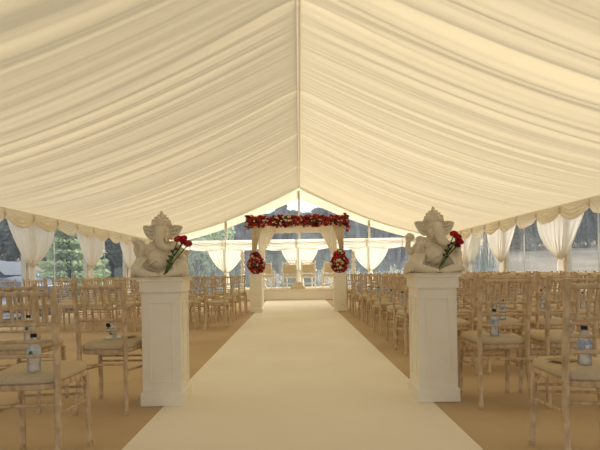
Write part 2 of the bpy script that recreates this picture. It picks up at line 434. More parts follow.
def make_chair(detail):
    n = 10 if detail else 6
    root = empty('banquet_chair')
    L = M['lime']
    def ob(nm, pts, r, step=0.105, parent=root, ph=0.03, k=n):
        m_ = MB(); P, R = bamboo(pts, r, k, step, detail, ph); m_.tube(P, R, k); return m_.build(nm, L, parent)
    for s in (-1, 1):
        ob('leg', [(s*0.182, -0.012, 0), (s*0.172, 0.02, 0.20), (s*0.166, 0.035, 0.43), (s*0.168, 0.025, 0.62), (s*0.176, -0.025, 0.935)], 0.0165)
        ob('leg', [(s*0.186, 0.415, 0), (s*0.180, 0.40, 0.20), (s*0.176, 0.385, 0.425)], 0.0165)
    m_ = MB(); K = 28
    for z, g in ((0.418, -0.006), (0.424, 0.0), (0.446, 0.0), (0.450, -0.006)):
        m_.v += [(*outline(k, K, g), z) for k in range(K)]
    for i in range(3): m_.f += [(i*K+k, i*K+(k+1) % K, (i+1)*K+(k+1) % K, (i+1)*K+k) for k in range(K)]
    m_.f += [tuple(range(K-1, -1, -1)), tuple(3*K+k for k in range(K))]; m_.m = [0]*len(m_.f)
    m_.build('seat', L, root)
    m_ = MB(); prof = [(0.97, 0.4505), (1.0, 0.458), (1.01, 0.470), (0.985, 0.484), (0.90, 0.497), (0.65, 0.506), (0.3, 0.510), (0.02, 0.511)]
    for g, z in prof:
        for k in range(K):
            x, y = outline(k, K); m_.v.append((x*g, 0.225+(y-0.225)*g, z))
    for i in range(len(prof)-1): m_.f += [(i*K+k, i*K+(k+1) % K, (i+1)*K+(k+1) % K, (i+1)*K+k) for k in range(K)]
    m_.f += [tuple(range(K-1, -1, -1)), tuple((len(prof)-1)*K+k for k in range(K))]; m_.m = [0]*len(m_.f)
    m_.build('cushion', M['cushion'], root, sharp=60)
    def yz(z): return 0.025 - 0.05*max(0, (z-0.62))/0.30 if z > 0.62 else 0.025
    rails = [(0.898, 0.0135), (0.748, 0.010), (0.662, 0.009), (0.588, 0.009)]
    spind = [(-0.126+0.0504*i) for i in range(6)]
    if detail:
        back = MB(); P, R = bamboo([(-0.172, yz(.898), 0.898), (0.172, yz(.898), 0.898)], 0.0135, n, 0.07, True); back.tube(P, R, n)
        b = back.build('top_rail', L, root)
        for z, r in rails[1:]: ob('cross_rail', [(-0.168, yz(z), z), (0.168, yz(z), z)], r, 0.085, ph=0.04)
        for x in spind: ob('spindle', [(x, yz(.898), 0.898), (x, yz(.748), 0.748)], 0.0075, 0.05)
        for z in (0.305, 0.345): ob('stretcher', [(-0.172, 0.03, z), (0.172, 0.03, z)] if z > 0.32 else [(-0.178, 0.395, z), (0.178, 0.395, z)], 0.008)
        for s in (-1, 1):
            ob('stretcher', [(s*0.172, 0.025, 0.30), (s*0.180, 0.395, 0.27)], 0.0085)
            m_ = MB(); m_.tube([(s*0.178, 0.395, 0.345), (s*0.178, 0.30, 0.42)], 0.006, 6); m_.build('brace', L, root)
        ob('stretcher', [(-0.178, 0.395, 0.345), (0.178, 0.395, 0.345)], 0.008)
    else:
        m_ = MB()
        for z, r in rails: m_.tube([(-0.168, yz(z), z), (0.168, yz(z), z)], r, 5)
        for x in spind: m_.tube([(x, yz(.898), 0.898), (x, yz(.748), 0.748)], 0.0075, 5)
        m_.build('backrest', L, root)
        m_ = MB()
        for a, b in (((-0.172, 0.03, 0.345), (0.172, 0.03, 0.345)), ((-0.178, 0.395, 0.305), (0.178, 0.395, 0.305)), ((-0.178, 0.395, 0.345), (0.178, 0.395, 0.345))): m_.tube([a, b], 0.008, 5)
        for s in (-1, 1): m_.tube([(s*0.172, 0.025, 0.30), (s*0.180, 0.395, 0.27)], 0.0085, 5)
        m_.build('stretcher', L, root)
    return root
bpy.context.view_layer.update()
chair_near = make_chair(True); chair_far = make_chair(False)
used = {'near': False, 'far': False}
def kids(o): return [x for x in o.children]
KIDS[chair_near.name] = kids(chair_near); KIDS[chair_far.name] = kids(chair_far)

def bottle_mesh_set(near, dark):
    root = empty('water_bottle')
    k = 16 if near else 8
    prof = [(0.024, 0), (0.031, 0.004), (0.031, 0.03), (0.0295, 0.036), (0.031, 0.042), (0.031, 0.125), (0.028, 0.140), (0.016, 0.160), (0.0125, 0.168), (0.0125, 0.176)]
    m_ = MB(); m_.lathe(prof, k); m_.build('bottle_body', M['clear'], root)
    lab = MB(); lab.lathe([(0.0315, 0.068), (0.0320, 0.070), (0.0320, 0.116), (0.0315, 0.118)], k)
    lo = lab.build('wrap_label', M['tealabel'] if dark else M['bluelabel'], root)
    c = MB(); c.lathe([(0.0145, 0.172), (0.0152, 0.174), (0.0152, 0.190), (0.0135, 0.192)], k); c.build('cap', M['cap'], root)
    if near:
        e = MB()
        if dark:
            for zc, w in ((0.104, 0.006), (0.097, 0.009), (0.089, 0.011)):
                e.box(-w, w, -0.0335, -0.0305, zc-0.003, zc+0.0035)
            e.box(-0.002, 0.002, -0.0335, -0.0305, 0.078, 0.088)
        else:
            e.box(-0.008, 0.008, -0.0335, -0.0305, 0.084, 0.100); e.box(-0.014, 0.014, -0.033, -0.030, 0.074, 0.079)
        e.build('emblem', M['emblem'] if dark else M['paper'], lo, smooth=False)
    return root
bottle_protos = {(n_, d): bottle_mesh_set(n_, d) for n_ in (True, False) for d in (True, False)}
bused = set()
def clear_label(o):
    for k in ('label', 'group'):
        if k in o: del o[k]
def put(proto, key, flags, loc, rz):
    if key not in flags: o = proto; flags.add(key)
    else: o = copy_tree(proto)
    o.location = loc; o.rotation_euler = (0, 0, rz); return o
cused = set()
ORD = ['first', 'second', 'third', 'fourth', 'fifth', 'sixth', 'seventh', 'eighth', 'ninth', 'tenth', 'eleventh', 'twelfth']
def place_chair(x, y, rz, side, row, seat, near, bottle):
    c = put(chair_near if near else chair_far, near, cused, (x, y, 0), rz)
    grp = 'wooden chairs %s of the aisle' % side
    if side == 'left' and y < 4:
        lab = {(0, 0): 'limewashed wooden chair at the bottom left corner, nearest the camera', (1, 0): 'limewashed wooden chair standing just left of the left statue plinth', (1, 1): 'limewashed wooden chair at the left edge behind the nearest chair'}[(row, seat)]
    elif side == 'right' and row < 1:
        lab = 'limewashed wooden chair at the bottom right corner, nearest the camera'
    elif side == 'left':
        lab = 'wooden chair in the far left block, %s row back, %s seat from aisle' % (ORD[row-2], ORD[seat])
    else:
        lab = 'wooden chair right of aisle, %s row from the camera, %s seat from aisle' % (ORD[row], ORD[seat])
    tag(c, lab, 'chair', grp)
    if bottle:
        bx, by = random.uniform(-0.05, 0.05), 0.10+random.uniform(-0.03, 0.08)
        if bottle == 'lean': return c
        if isinstance(bottle, tuple): bx, by = bottle
        R = Matrix.Rotation(rz, 3, 'Z') @ Vector((bx, by, 0))
        dark = side == 'left'
        b = put(bottle_protos[(near, dark)], (near, dark), bused, (x+R.x, y+R.y, 0.5105 - 0.012*(abs(bx)/0.18)**2 - 0.012*(abs(by-0.225)/0.2)**2), random.uniform(-0.3, 0.3))
        lb = lab.split(',', 1)
        if side == 'left' and y < 4:
            bl = {(0, 0): 'black capped water bottle standing on the nearest chair at bottom left', (1, 1): 'water bottle on the chair at the left edge behind the nearest'}[(row, seat)]
        elif side == 'right' and row < 1: bl = 'blue labelled water bottle on the nearest chair at bottom right'
        elif side == 'left': bl = 'water bottle, far left block, %s row, on the %s seat from aisle' % (ORD[row-2], ORD[seat])
        else: bl = 'water bottle right of aisle, %s row from camera, %s seat from aisle' % (ORD[row], ORD[seat])
        tag(b, bl, 'bottle', 'water bottles on the chairs %s of the aisle' % side)
    return c
# right block
ROWS_R = [2.13, 3.23, 4.27, 5.30, 6.08, 6.98, 7.95, 8.92, 9.85, 10.75, 11.65]
for r, y in enumerate(ROWS_R):
    for k in range(9):
        x = 1.46+0.48*k + (0.0 if r < 2 else random.uniform(-0.025, 0.025))
        if r == 0: x -= 0.03
        if r > 2: x -= 0.02
        if (x-0.25)/y > 304/F or x > 5.5: continue
        place_chair(x, y+(0 if k == 0 else random.uniform(-0.03, 0.03)), random.uniform(-0.05, 0.05) if r > 1 else (-0.02 if r else -0.12), 'right', r, k, r < 4,
                    (-0.04, 0.09) if r == 1 and k == 0 else ((-0.035, 0.13) if r == 0 else True))
# left block
place_chair(-1.36, 2.24, 0.09, 'left', 0, 0, True, (0.035, 0.08))
place_chair(-1.395, 3.25, -0.02, 'left', 1, 0, True, 'lean')
place_chair(-2.035, 3.28, 0.03, 'left', 1, 1, True, (0.05, 0.12))
ROWS_L = [8.0, 9.05, 10.15, 11.3]
for r, y in enumerate(ROWS_L):
    for k in range(8):
        x = -1.43-0.52*k + random.uniform(-0.03, 0.03)
        if x < -5.5 or (abs(x)-0.25)/y > 300/F: continue
        place_chair(x, y+random.uniform(-0.03, 0.03), random.uniform(-0.08, 0.08), 'left', r+2, k, False, (r+k*3) % 3 != 0)
# the bottle that lies against the backrest, cap to the camera, and printed cards
b = copy_tree(bottle_protos[(True, True)])
b.location = (-1.385, 3.49, 0.535); b.rotation_euler = (math.radians(62), 0, 0.1)
tag(b, 'water bottle lying tilted on a seat beside the left plinth, cap towards camera', 'bottle', 'water bottles on the chairs left of the aisle')
def card(x, y, rz, w, h, mat, label, zz=0.5125):
    m_ = MB(); m_.box(-w/2, w/2, -h/2, h/2, 0, 0.003)
    o = m_.build('folded_card', mat, smooth=False); o.location = (x, y, zz); o.rotation_euler = (0, 0, rz)
    tag(o, label, 'card', 'printed cards on the chairs')
card(-1.375, 3.46, 0.2, 0.13, 0.10, M['paper'], 'white card under the tilted bottle beside the left plinth')
card(-1.29, 3.50, -0.3, 0.07, 0.12, M['booklet'], 'small brown card lying right of the tilted bottle')
card(1.50, 3.44, 0.05, 0.15, 0.10, M['booklet'], 'brown card under the bottle beside the right plinth')
card(1.36, 2.36, 0.3, 0.12, 0.10, M['booklet'], 'brown card under the bottle on the nearest right chair')

# ------------------------------------------------------------------ plinths
def make_plinth():
    root = empty('plinth')
    m_ = MB(); m_.box(-0.158, 0.158, -0.158, 0.158, 0, 0.095); m_.box(-0.158, 0.158, -0.158, 0.158, 0.095, 0.107, top=(0.012, 0.012))
    m_.build('base', M['white_paint'], root, smooth=False, bevel=0.003)
    m_ = MB(); m_.box(-0.145, 0.145, -0.145, 0.145, 0.107, 0.835)
    m_.build('shaft', M['white_paint'], root, smooth=False, bevel=0.003)
    m_ = MB(); m_.box(-0.157, 0.157, -0.157, 0.157, 0.846, 0.928)
    m_.box(-0.145, 0.145, -0.145, 0.145, 0.835, 0.846)
    m_.build('capital', M['white_paint'], root, smooth=False, bevel=0.003)
    m_ = MB(); m_.box(-0.172, 0.172, -0.172, 0.172, 0.928, 0.94)
    m_.build('top_slab', M['white_paint'], root, smooth=False, bevel=0.003)
    for q in range(4):
        m_ = MB(); t = 0.011; x, z0, z1 = 0.088, 0.175, 0.775
        for (a, b, c, d) in ((-x, x, z0, z0+t), (-x, x, z1-t, z1), (-x, -x+t, z0+t, z1-t), (x-t, x, z0+t, z1-t)):
            m_.box(a, b, -0.152, -0.1445, c, d)
        o = m_.build('panel_moulding', M['white_paint'], root, smooth=False, bevel=0.002); o.rotation_euler = (0, 0, q*PI/2)
    return root
pl = make_plinth(); bpy.context.view_layer.update(); KIDS[pl.name] = kids(pl)
PL = [(-1.018, 3.57, 0.035, 'cream panelled plinth carrying the left elephant statue'), (1.046, 3.57, -0.01, 'cream panelled plinth carrying the right elephant statue'),
      (-1.01, 11.45, 0, 'far cream plinth under the left ball of red flowers'), (1.08, 11.45, 0, 'far cream plinth under the right stack of red flowers')]
for i, (x, y, rz, lb) in enumerate(PL):
    o = pl if i == 0 else copy_tree(pl)
    o.location = (x, y, 0.004); o.rotation_euler = (0, 0, rz)
    tag(o, lb, 'plinth', 'cream plinths beside the aisle')

# ------------------------------------------------------------------ elephant-headed statues
def make_statue():
    root = empty('elephant_statue')
    k = 0.00132
    def X(p): return (p-205)*k
    def Z(p): return (418-p)*k
    b = MB()
    E = b.ell
    def T(pts, rad, n=12):
        P = [Vector(p) for p in pts]; out = []; rr = []
        for i in range(len(P)-1):           # smooth path by Catmull-Rom
            p0, p1, p2, p3 = P[max(i-1, 0)], P[i], P[i+1], P[min(i+2, len(P)-1)]
            for j in range(5):
                t = j/5
                out.append(0.5*((2*p1)+(p2-p0)*t+(2*p0-5*p1+4*p2-p3)*t*t+(3*p1-p0-3*p2+p3)*t**3)); rr.append(rad[i]+(rad[i+1]-rad[i])*t)
        out.append(P[-1]); rr.append(rad[-1])
        b.tube(out, rr, n); E(out[0], (rr[0],)*3, 10); E(out[-1], (rr[-1],)*3, 10)
    # seat of drapery and pelvis
    E((0, 0.0, 0.012), (0.205, 0.115, 0.022), 32)
    E((0, 0.03, 0.07), (0.12, 0.09, 0.07))
    E((0.0, -0.030, 0.132), (0.088, 0.092, 0.078), 20)      # belly
    E((-0.004, 0.02, 0.215), (0.082, 0.062, 0.062), 18)     # chest
    E((-0.06, 0.02, 0.235), (0.042, 0.042, 0.036)); E((0.07, 0.02, 0.235), (0.042, 0.042, 0.036))
    E((-0.038, -0.035, 0.205), (0.038, 0.028, 0.026)); E((0.03, -0.035, 0.205), (0.038, 0.028, 0.026))
    E((0.0, -0.122, 0.125), (0.009, 0.008, 0.009))
    # folded legs with knees out
    T([(-0.055, 0.02, 0.065), (-0.115, -0.030, 0.098), (-0.142, -0.060, 0.092), (-0.125, -0.090, 0.045), (-0.06, -0.115, 0.024), (-0.01, -0.12, 0.020)], [0.055, 0.055, 0.046, 0.038, 0.026, 0.017])
    T([(0.060, 0.02, 0.065), (0.115, -0.030, 0.095), (0.146, -0.060, 0.092), (0.13, -0.090, 0.045), (0.06, -0.11, 0.024), (0.03, -0.12, 0.020)], [0.055, 0.055, 0.048, 0.038, 0.026, 0.017])
    T([(-0.140, -0.02, 0.100), (-0.175, -0.02, 0.060), (-0.205, -0.02, 0.022)], [0.044, 0.040, 0.022]); T([(0.140, -0.02, 0.100), (0.165, -0.02, 0.060), (0.185, -0.02, 0.022)], [0.044, 0.040, 0.022])
    for s in (-1, 1):                                      # cloth folds over the thighs
        for j in range(6):
            t = j/5
            T([(s*(0.075+0.075*t), -0.070-0.005*t, 0.150-0.012*t), (s*(0.105+0.068*t), -0.112+0.03*t, 0.100-0.012*t), (s*(0.125+0.068*t), -0.118+0.045*t, 0.052-0.012*t), (s*(0.115+0.095*t), -0.112+0.06*t, 0.012)], [0.004, 0.008, 0.009, 0.006], 8)
    for i in range(5): E((-0.035+0.012*i, -0.142, 0.014), (0.006, 0.010, 0.007), 8)   # toes
    # viewer's left, raised rear arm with clenched hand
    T([(-0.075, 0.03, 0.235), (-0.135, 0.03, 0.175), (-0.168, 0.02, 0.168), (-0.185, 0.0, 0.205), (-0.182, -0.012, 0.238)], [0.034, 0.029, 0.027, 0.021, 0.016])
    E((-0.18, -0.015, 0.262), (0.028, 0.022, 0.028))
    for i, (dx, dz) in enumerate(((-0.022, 0.020), (-0.010, 0.032), (0.004, 0.034), (0.016, 0.026))):
        T([(-0.18+dx, -0.02, 0.262+dz*0.4), (-0.18+dx*1.05, -0.036, 0.262+dz*0.9), (-0.178+dx*0.6, -0.044, 0.258+dz*0.5)], [0.0085, 0.0085, 0.007], 8)
    T([(-0.160, -0.02, 0.250), (-0.152, -0.035, 0.268), (-0.158, -0.042, 0.284)], [0.009, 0.009, 0.007], 8)
    # viewer's left, front arm with open blessing palm
    T([(-0.07, 0.0, 0.230), (-0.112, -0.015, 0.160), (-0.125, -0.040, 0.150), (-0.125, -0.065, 0.185), (-0.120, -0.072, 0.205)], [0.032, 0.026, 0.023, 0.018, 0.014])
    E((-0.118, -0.078, 0.222), (0.024, 0.012, 0.024))
    for i, (dx, L_) in enumerate(((-0.019, 0.026), (-0.007, 0.034), (0.005, 0.034), (0.017, 0.028))):
        T([(-0.118+dx, -0.080, 0.236), (-0.118+dx*1.15, -0.084, 0.240+L_*0.55), (-0.118+dx*1.2, -0.088, 0.236+L_)], [0.0075, 0.0072, 0.006], 8)
    T([(-0.100, -0.080, 0.214), (-0.088, -0.085, 0.226), (-0.084, -0.087, 0.240)], [0.0085, 0.008, 0.0065], 8)
    # viewer's right arm, bent to hold the flowers
    T([(0.080, 0.02, 0.235), (0.140, 0.0, 0.160), (0.168, -0.02, 0.125), (0.170, -0.05, 0.140), (0.163, -0.062, 0.165)], [0.038, 0.034, 0.031, 0.026, 0.019])
    E((0.160, -0.066, 0.186), (0.027, 0.022, 0.027))
    for i in range(4):
        z = 0.204-0.013*i
        T([(0.178-0.002*i, -0.072, z), (0.160, -0.093, z+0.001), (0.140, -0.086, z)], [0.008, 0.0085, 0.0068], 8)
    T([(0.172, -0.070, 0.205), (0.158, -0.086, 0.216), (0.144, -0.086, 0.212)], [0.009, 0.0085, 0.007], 8)
    T([(0.085, 0.05, 0.235), (0.150, 0.055, 0.175), (0.175, 0.04, 0.185)], [0.034, 0.028, 0.022])
    # head, cheeks, trunk
    E((0.008, -0.010, 0.335), (0.062, 0.062, 0.062), 20)
    E((0.008, -0.02, 0.368), (0.052, 0.048, 0.036), 16)
    E((0.006, 0.01, 0.275), (0.05, 0.05, 0.05))
    E((-0.024, -0.050, 0.302), (0.025, 0.022, 0.028)); E((0.052, -0.046, 0.302), (0.023, 0.022, 0.028))
    T([(0.012, -0.048, 0.350), (0.014, -0.078, 0.312), (0.017, -0.096, 0.262), (0.036, -0.104, 0.226), (0.078, -0.102, 0.208), (0.122, -0.098, 0.212), (0.152, -0.094, 0.226)], [0.034, 0.031, 0.027, 0.024, 0.020, 0.016, 0.012], 16)
    for j in range(6):                                      # trunk creases
        pass
    T([(-0.018, -0.066, 0.286), (-0.030, -0.086, 0.266), (-0.030, -0.096, 0.256)], [0.009, 0.007, 0.004], 8)   # tusks
    T([(0.050, -0.066, 0.284), (0.062, -0.084, 0.268), (0.064, -0.094, 0.260)], [0.009, 0.007, 0.005], 8)
    for s in (-1, 1):                                       # eyes under brows
        E((0.010+s*0.037, -0.056, 0.336), (0.011, 0.007, 0.006), 10)
        T([(0.010+s*0.020, -0.062, 0.346), (0.010+s*0.038, -0.062, 0.351), (0.010+s*0.054, -0.050, 0.344)], [0.004, 0.005, 0.003], 8)
    # ears: thin flaring fans with a pointed top corner and rolled rim
    for s, cx in ((-1, -0.050), (1, 0.066)):
        tip = (-0.130 if s < 0 else 0.153, 0.0, 0.378 if s < 0 else 0.372)
        rim = [(cx, -0.005, 0.372), (cx+s*0.045, -0.012, 0.380), tip, (tip[0]-s*0.010, -0.008, 0.345), (tip[0]-s*0.032, -0.012, 0.308), (cx+s*0.018, -0.012, 0.284), (cx-s*0.01, -0.01, 0.295)]
        T(rim, [0.010, 0.007, 0.006, 0.007, 0.008, 0.009, 0.010], 8)
        cxr = (cx+s*0.03, 0.004, 0.335)
        vs = [Vector(cxr)+Vector((0, -0.006, 0))] + [Vector(p) for p in rim]
        n_ = len(vs); back = [v+Vector((0, 0.016, 0)) for v in vs]
        fs = [(0, i, i+1) for i in range(1, n_-1)] + [(0, n_-1, 1)] 
        allf = fs + [(a+n_, c+n_, b_+n_) for a, b_, c in fs]
        for i in range(1, n_):
            j = i+1 if i < n_-1 else 1
            allf.append((i, i+n_, j+n_, j))
        b.add([tuple(v) for v in vs+back], allf)
        T([(cx, -0.012, 0.345), (cx+s*0.03, -0.012, 0.350), (tip[0]-s*0.018, -0.006, 0.362)], [0.006, 0.006, 0.004], 8)
        T([(cx, -0.012, 0.325), (cx+s*0.03, -0.012, 0.325), (tip[0]-s*0.028, -0.008, 0.335)], [0.006, 0.006, 0.004], 8)
    # necklace and belly cord
    T([(-0.052, -0.035, 0.252), (-0.030, -0.062, 0.222), (0.005, -0.070, 0.208), (0.045, -0.060, 0.222), (0.07, -0.035, 0.25)], [0.006]*5, 8)
    T([(0.07, -0.045, 0.20), (0.045, -0.098, 0.165), (-0.02, -0.122, 0.118), (-0.07, -0.085, 0.085)], [0.006]*4, 8)
    o = b.build('body', M['stone'], root)
    r = o.modifiers.new('remesh', 'REMESH'); r.mode = 'VOXEL'; r.voxel_size = 0.0030; r.use_smooth_shade = True
    sm = o.modifiers.new('smooth', 'SMOOTH'); sm.factor = 0.5; sm.iterations = 3
    # tiered crown
    c = MB()
    c.lathe([(0.010, 0.375), (0.060, 0.378), (0.066, 0.385), (0.068, 0.396), (0.060, 0.402), (0.062, 0.410), (0.056, 0.420), (0.048, 0.426), (0.049, 0.434), (0.040, 0.444), (0.030, 0.450), (0.030, 0.456), (0.020, 0.466), (0.012, 0.470), (0.014, 0.478), (0.008, 0.488), (0.002, 0.495)], 28, (0.005, 0.0, 0))
    for zz, rr, nn, sz in ((0.390, 0.068, 16, 0.010), (0.414, 0.060, 14, 0.010), (0.438, 0.047, 11, 0.009), (0.458, 0.030, 8, 0.007)):
        for q in range(nn):
            a = 2*PI*q/nn; c.ell((0.005+rr*math.cos(a), rr*math.sin(a), zz), (sz*0.8, sz*0.8, sz*1.3), 8)
    c.ell((0.005, -0.066, 0.416), (0.016, 0.008, 0.024), 10); c.ell((-0.045, -0.04, 0.408), (0.014, 0.012, 0.022), 10); c.ell((0.055, -0.04, 0.408), (0.014, 0.012, 0.022), 10)
    co = c.build('crown', M['stone'], root)
    r = co.modifiers.new('remesh', 'REMESH'); r.mode = 'VOXEL'; r.voxel_size = 0.003; r.use_smooth_shade = True
    p = MB(); p.box(-0.20, 0.20, -0.135, 0.125, -0.014, 0.004); p.build('base_plate', M['stone'], root, smooth=False, bevel=0.003)
    return root
st = make_statue(); bpy.context.view_layer.update(); KIDS[st.name] = kids(st)
SZ = 0.944+0.014
st.scale = (1.05, 1.05, 1.05); st.location = (-1.045, 3.57, SZ); tag(st, 'seated elephant-headed stone statue on the left plinth', 'statue', 'stone statues on the plinths')
st2 = copy_tree(st); st2.location = (1.062, 3.57, SZ)
tag(st2, 'seated elephant-headed stone statue on the right plinth', 'statue', 'stone statues on the plinths')

# ------------------------------------------------------------------ flowers
def rose_mesh(name, mat, seg=3):
    m_ = MB(); rnd = random.Random(5)
    m_.ell((0, 0, 0.0), (0.36, 0.36, 0.42), 8)
    for ring, (n_, rad, hgt, tilt, w) in enumerate(((3, 0.30, 0.62, 0.05, 0.60), (5, 0.48, 0.55, 0.32, 0.62), (5, 0.66, 0.38, 0.65, 0.68))):
        for q in range(n_):
            a0 = 2*PI*q/n_+ring*0.6
            def f(u, v):
                a = a0+(u-0.5)*w*2.1; r = rad*(0.45+0.35*v)+tilt*v*0.45
                z = -0.45+(hgt+0.45)*v - 0.14*(2*u-1)**2*v - 0.12*max(0, v-0.7)*ring
                return (r*math.cos(a), r*math.sin(a), z)
            m_.grid(f, seg, seg)
    return m_.mesh(name, mat)
RM = {k: rose_mesh('rose_'+k, M[k]) for k in ('red', 'burg', 'cpet', 'pink')}
def rose(parent, loc, r, key, outward, name='rose'):
    o = link(name, RM[key], parent)
    o.location = loc; o.rotation_mode = 'QUATERNION'
    o.rotation_quaternion = Vector((0, 0, 1)).rotation_difference(Vector(outward).normalized()); o.scale = (r, r, r); return o
def cluster(root, pts, rnd, small_n, core):
    """pts: [(pos, outward)]; 100 roses as parts, the little ones as one stuff part"""
    for i, (p, o) in enumerate(pts):
        k = rnd.choice(['red', 'burg', 'burg', 'red', 'red', 'cpet', 'cpet', 'pink'])
        rose(root, p, rnd.uniform(0.052, 0.070) if k != 'cpet' else rnd.uniform(0.034, 0.050), k, o)
def fill(root, pts, rnd, r0, r1, name='small_flowers'):
    m_ = MB(); keys = ['red', 'burg', 'cpet', 'leaf']
    for p, o in pts:
        k = rnd.choice([0, 0, 0, 1, 1, 1, 2, 2, 2, 2]); r = rnd.uniform(r0, r1)
        m_.ell(p, (r, r, r*0.8), 7, mi=k)
    tag(m_.build(name, [M[q] for q in keys], root), kind='stuff')
# garland along the canopy's front beam
rnd = random.Random(3)
YM = 12.0
gxl, gxr = at(246, 221, YM)[0], at(348.5, 221, YM)[0]
gzc = 2.315
g = empty('flower_garland', (0, YM, gzc)); tag(g, 'thick garland of red, burgundy and cream flowers across the canopy front', 'flower garland')
m_ = MB()
def garr(t): return 0.135+0.02*math.sin(t*21)+0.012*math.sin(t*47)
pts = [(gxl+(gxr-gxl)*i/30, 0, 0.012*math.sin(i*1.3)) for i in range(31)]
m_.tube(pts, [garr(i/30)*(0.5 if i in (0, 30) else 0.9) for i in range(31)], 10); m_.build('foliage_core', M['leaf'], g)
def gpt(big):
    t = rnd.random(); a = rnd.uniform(0, 2*PI) if not big else rnd.uniform(PI*0.95, 2.05*PI)
    r = garr(t)*(1.0 if 0.03 < t < 0.97 else 0.75)
    n_ = Vector((0.25*(t-0.5)*0 + (-0.6 if t < 0.03 else 0.6 if t > 0.97 else rnd.uniform(-.3, .3)), math.sin(a), math.cos(a)*1.0))
    n_ = Vector((n_.x, -abs(math.sin(a)) if big else math.sin(a), math.cos(a)))
    return (Vector((gxl+(gxr-gxl)*t, n_.y*r, n_.z*r)), n_)
big = []
for i in range(98):
    t = (i+0.5)/98; a = PI*((i*0.618) % 1.0); r = garr(t)
    n_ = Vector((rnd.uniform(-.3, .3), -math.sin(a), math.cos(a))); big.append((Vector((gxl+(gxr-gxl)*t, n_.y*r, n_.z*r)), n_))
cluster(g, big, rnd, 0, None)
fill(g, [gpt(False) for _ in range(620)], rnd, 0.018, 0.034)
fill_tail = [(Vector((gxr-0.02+rnd.uniform(-.08, .05), rnd.uniform(-.08, .08), -0.14-rnd.random()*0.16)), Vector((0, 0, -1))) for _ in range(36)] + [(Vector((gxl+0.05+rnd.uniform(-.10, .10), rnd.uniform(-.08, .08), -0.10-rnd.random()*0.10)), Vector((0, 0, -1))) for _ in range(30)]
fill(g, fill_tail, rnd, 0.014, 0.026, 'trailing_flowers')
# flower balls on the far plinths
def ball(cx, cz, lumps, label, seed):
    rr = random.Random(seed)
    root = empty('flower_arrangement', (cx, 11.45, cz)); tag(root, label, 'flower arrangement', 'red flower arrangements on the far plinths')
    m_ = MB()
    for c, r in lumps: m_.ell(c, (r*0.9, r*0.9, r*0.9), 14)
    m_.build('foliage_core', M['leaf'], root)
    bigp, sm = [], []
    for c, r in lumps:
        n_ = int(46*(r/0.2)**2)
        for i in range(n_):
            z = 1-2*(i+0.5)/n_; a = i*2.39996; q = math.sqrt(1-z*z); d = Vector((q*math.cos(a), q*math.sin(a), z))
            bigp.append((Vector(c)+d*r, d))
        for i in range(n_*5):
            d = Vector((rr.gauss(0, 1), rr.gauss(0, 1), rr.gauss(0, 1))).normalized(); sm.append((Vector(c)+d*r*rr.uniform(0.95, 1.08), d))
    cluster(root, bigp[:98], rr, 0, None); fill(root, sm, rr, 0.012, 0.026)
    return root
ball(-1.01, 0.944, [((0.01, 0, 0.235), 0.205), ((-0.01, 0, 0.41), 0.13)], 'ball of red and burgundy flowers on the far left plinth', 11)
ball(1.08, 0.944, [((0, 0, 0.235), 0.21), ((0.0, 0, 0.44), 0.13)], 'two-tiered ball of cream and burgundy flowers on the far right plinth', 12)

# bouquets held by the statues
def bouquet(loc, heads, stem_to, label):
    root = empty('rose_bouquet', loc); root.scale = (1.05, 1.05, 1.05); tag(root, label, 'bouquet', 'red roses held by the statues')
    for i, (hx, hy, hz, r, key) in enumerate(heads):
        fl = rose(root, (hx, hy, hz), r, key, (0.25*(i-1), -0.75, 0.6), 'rose')
        m_ = MB()
        e = Vector(stem_to)+Vector((0.008*(i-1), 0, 0.006*i)); h = Vector((hx, hy, hz-0.008))
        mid = (e+h)*0.5+Vector((-0.004*i, -0.006, 0))
        m_.tube([e, mid, h], 0.0038, 8); m_.build('stem', M['stem'], root)
    for i in range(9):
        t = 0.30+0.5*i/9; base = Vector(stem_to).lerp(Vector((heads[0][0], heads[0][1], heads[0][2]-0.02)), t)
        a = i*2.4; m_ = MB(); d = Vector((math.cos(a)*0.7, -0.3, 0.55+0.3*math.sin(a))).normalized()*0.035; s_ = d.cross(Vector((0, 1, 0.2))).normalized()*0.010
        m_.add([base, base+d*0.5+s_, base+d, base+d*0.5-s_, base+d*0.5+Vector((0, -0.004, 0))], [(0, 1, 4), (1, 2, 4), (2, 3, 4), (3, 0, 4)])
        m_.build('leaf', M['leaf'], root)
    return root
k = 0.00132
bouquet((-1.045, 3.57, SZ), [(0.155, -0.125, 0.270, 0.036, 'pink'), (0.193, -0.120, 0.272, 0.038, 'red'), (0.222, -0.118, 0.236, 0.040, 'pink'), (0.188, -0.13, 0.248, 0.026, 'red')], (0.062, -0.135, 0.020), 'three red roses on long green stems held by the left statue')
bouquet((1.062, 3.57, SZ), [(0.112, -0.125, 0.276, 0.035, 'red'), (0.135, -0.128, 0.254, 0.038, 'red'), (0.150, -0.118, 0.224, 0.042, 'red'), (0.135, -0.118, 0.200, 0.032, 'burg')], (0.008, -0.135, 0.040), 'bunched dark red roses on green stems held by the right statue')

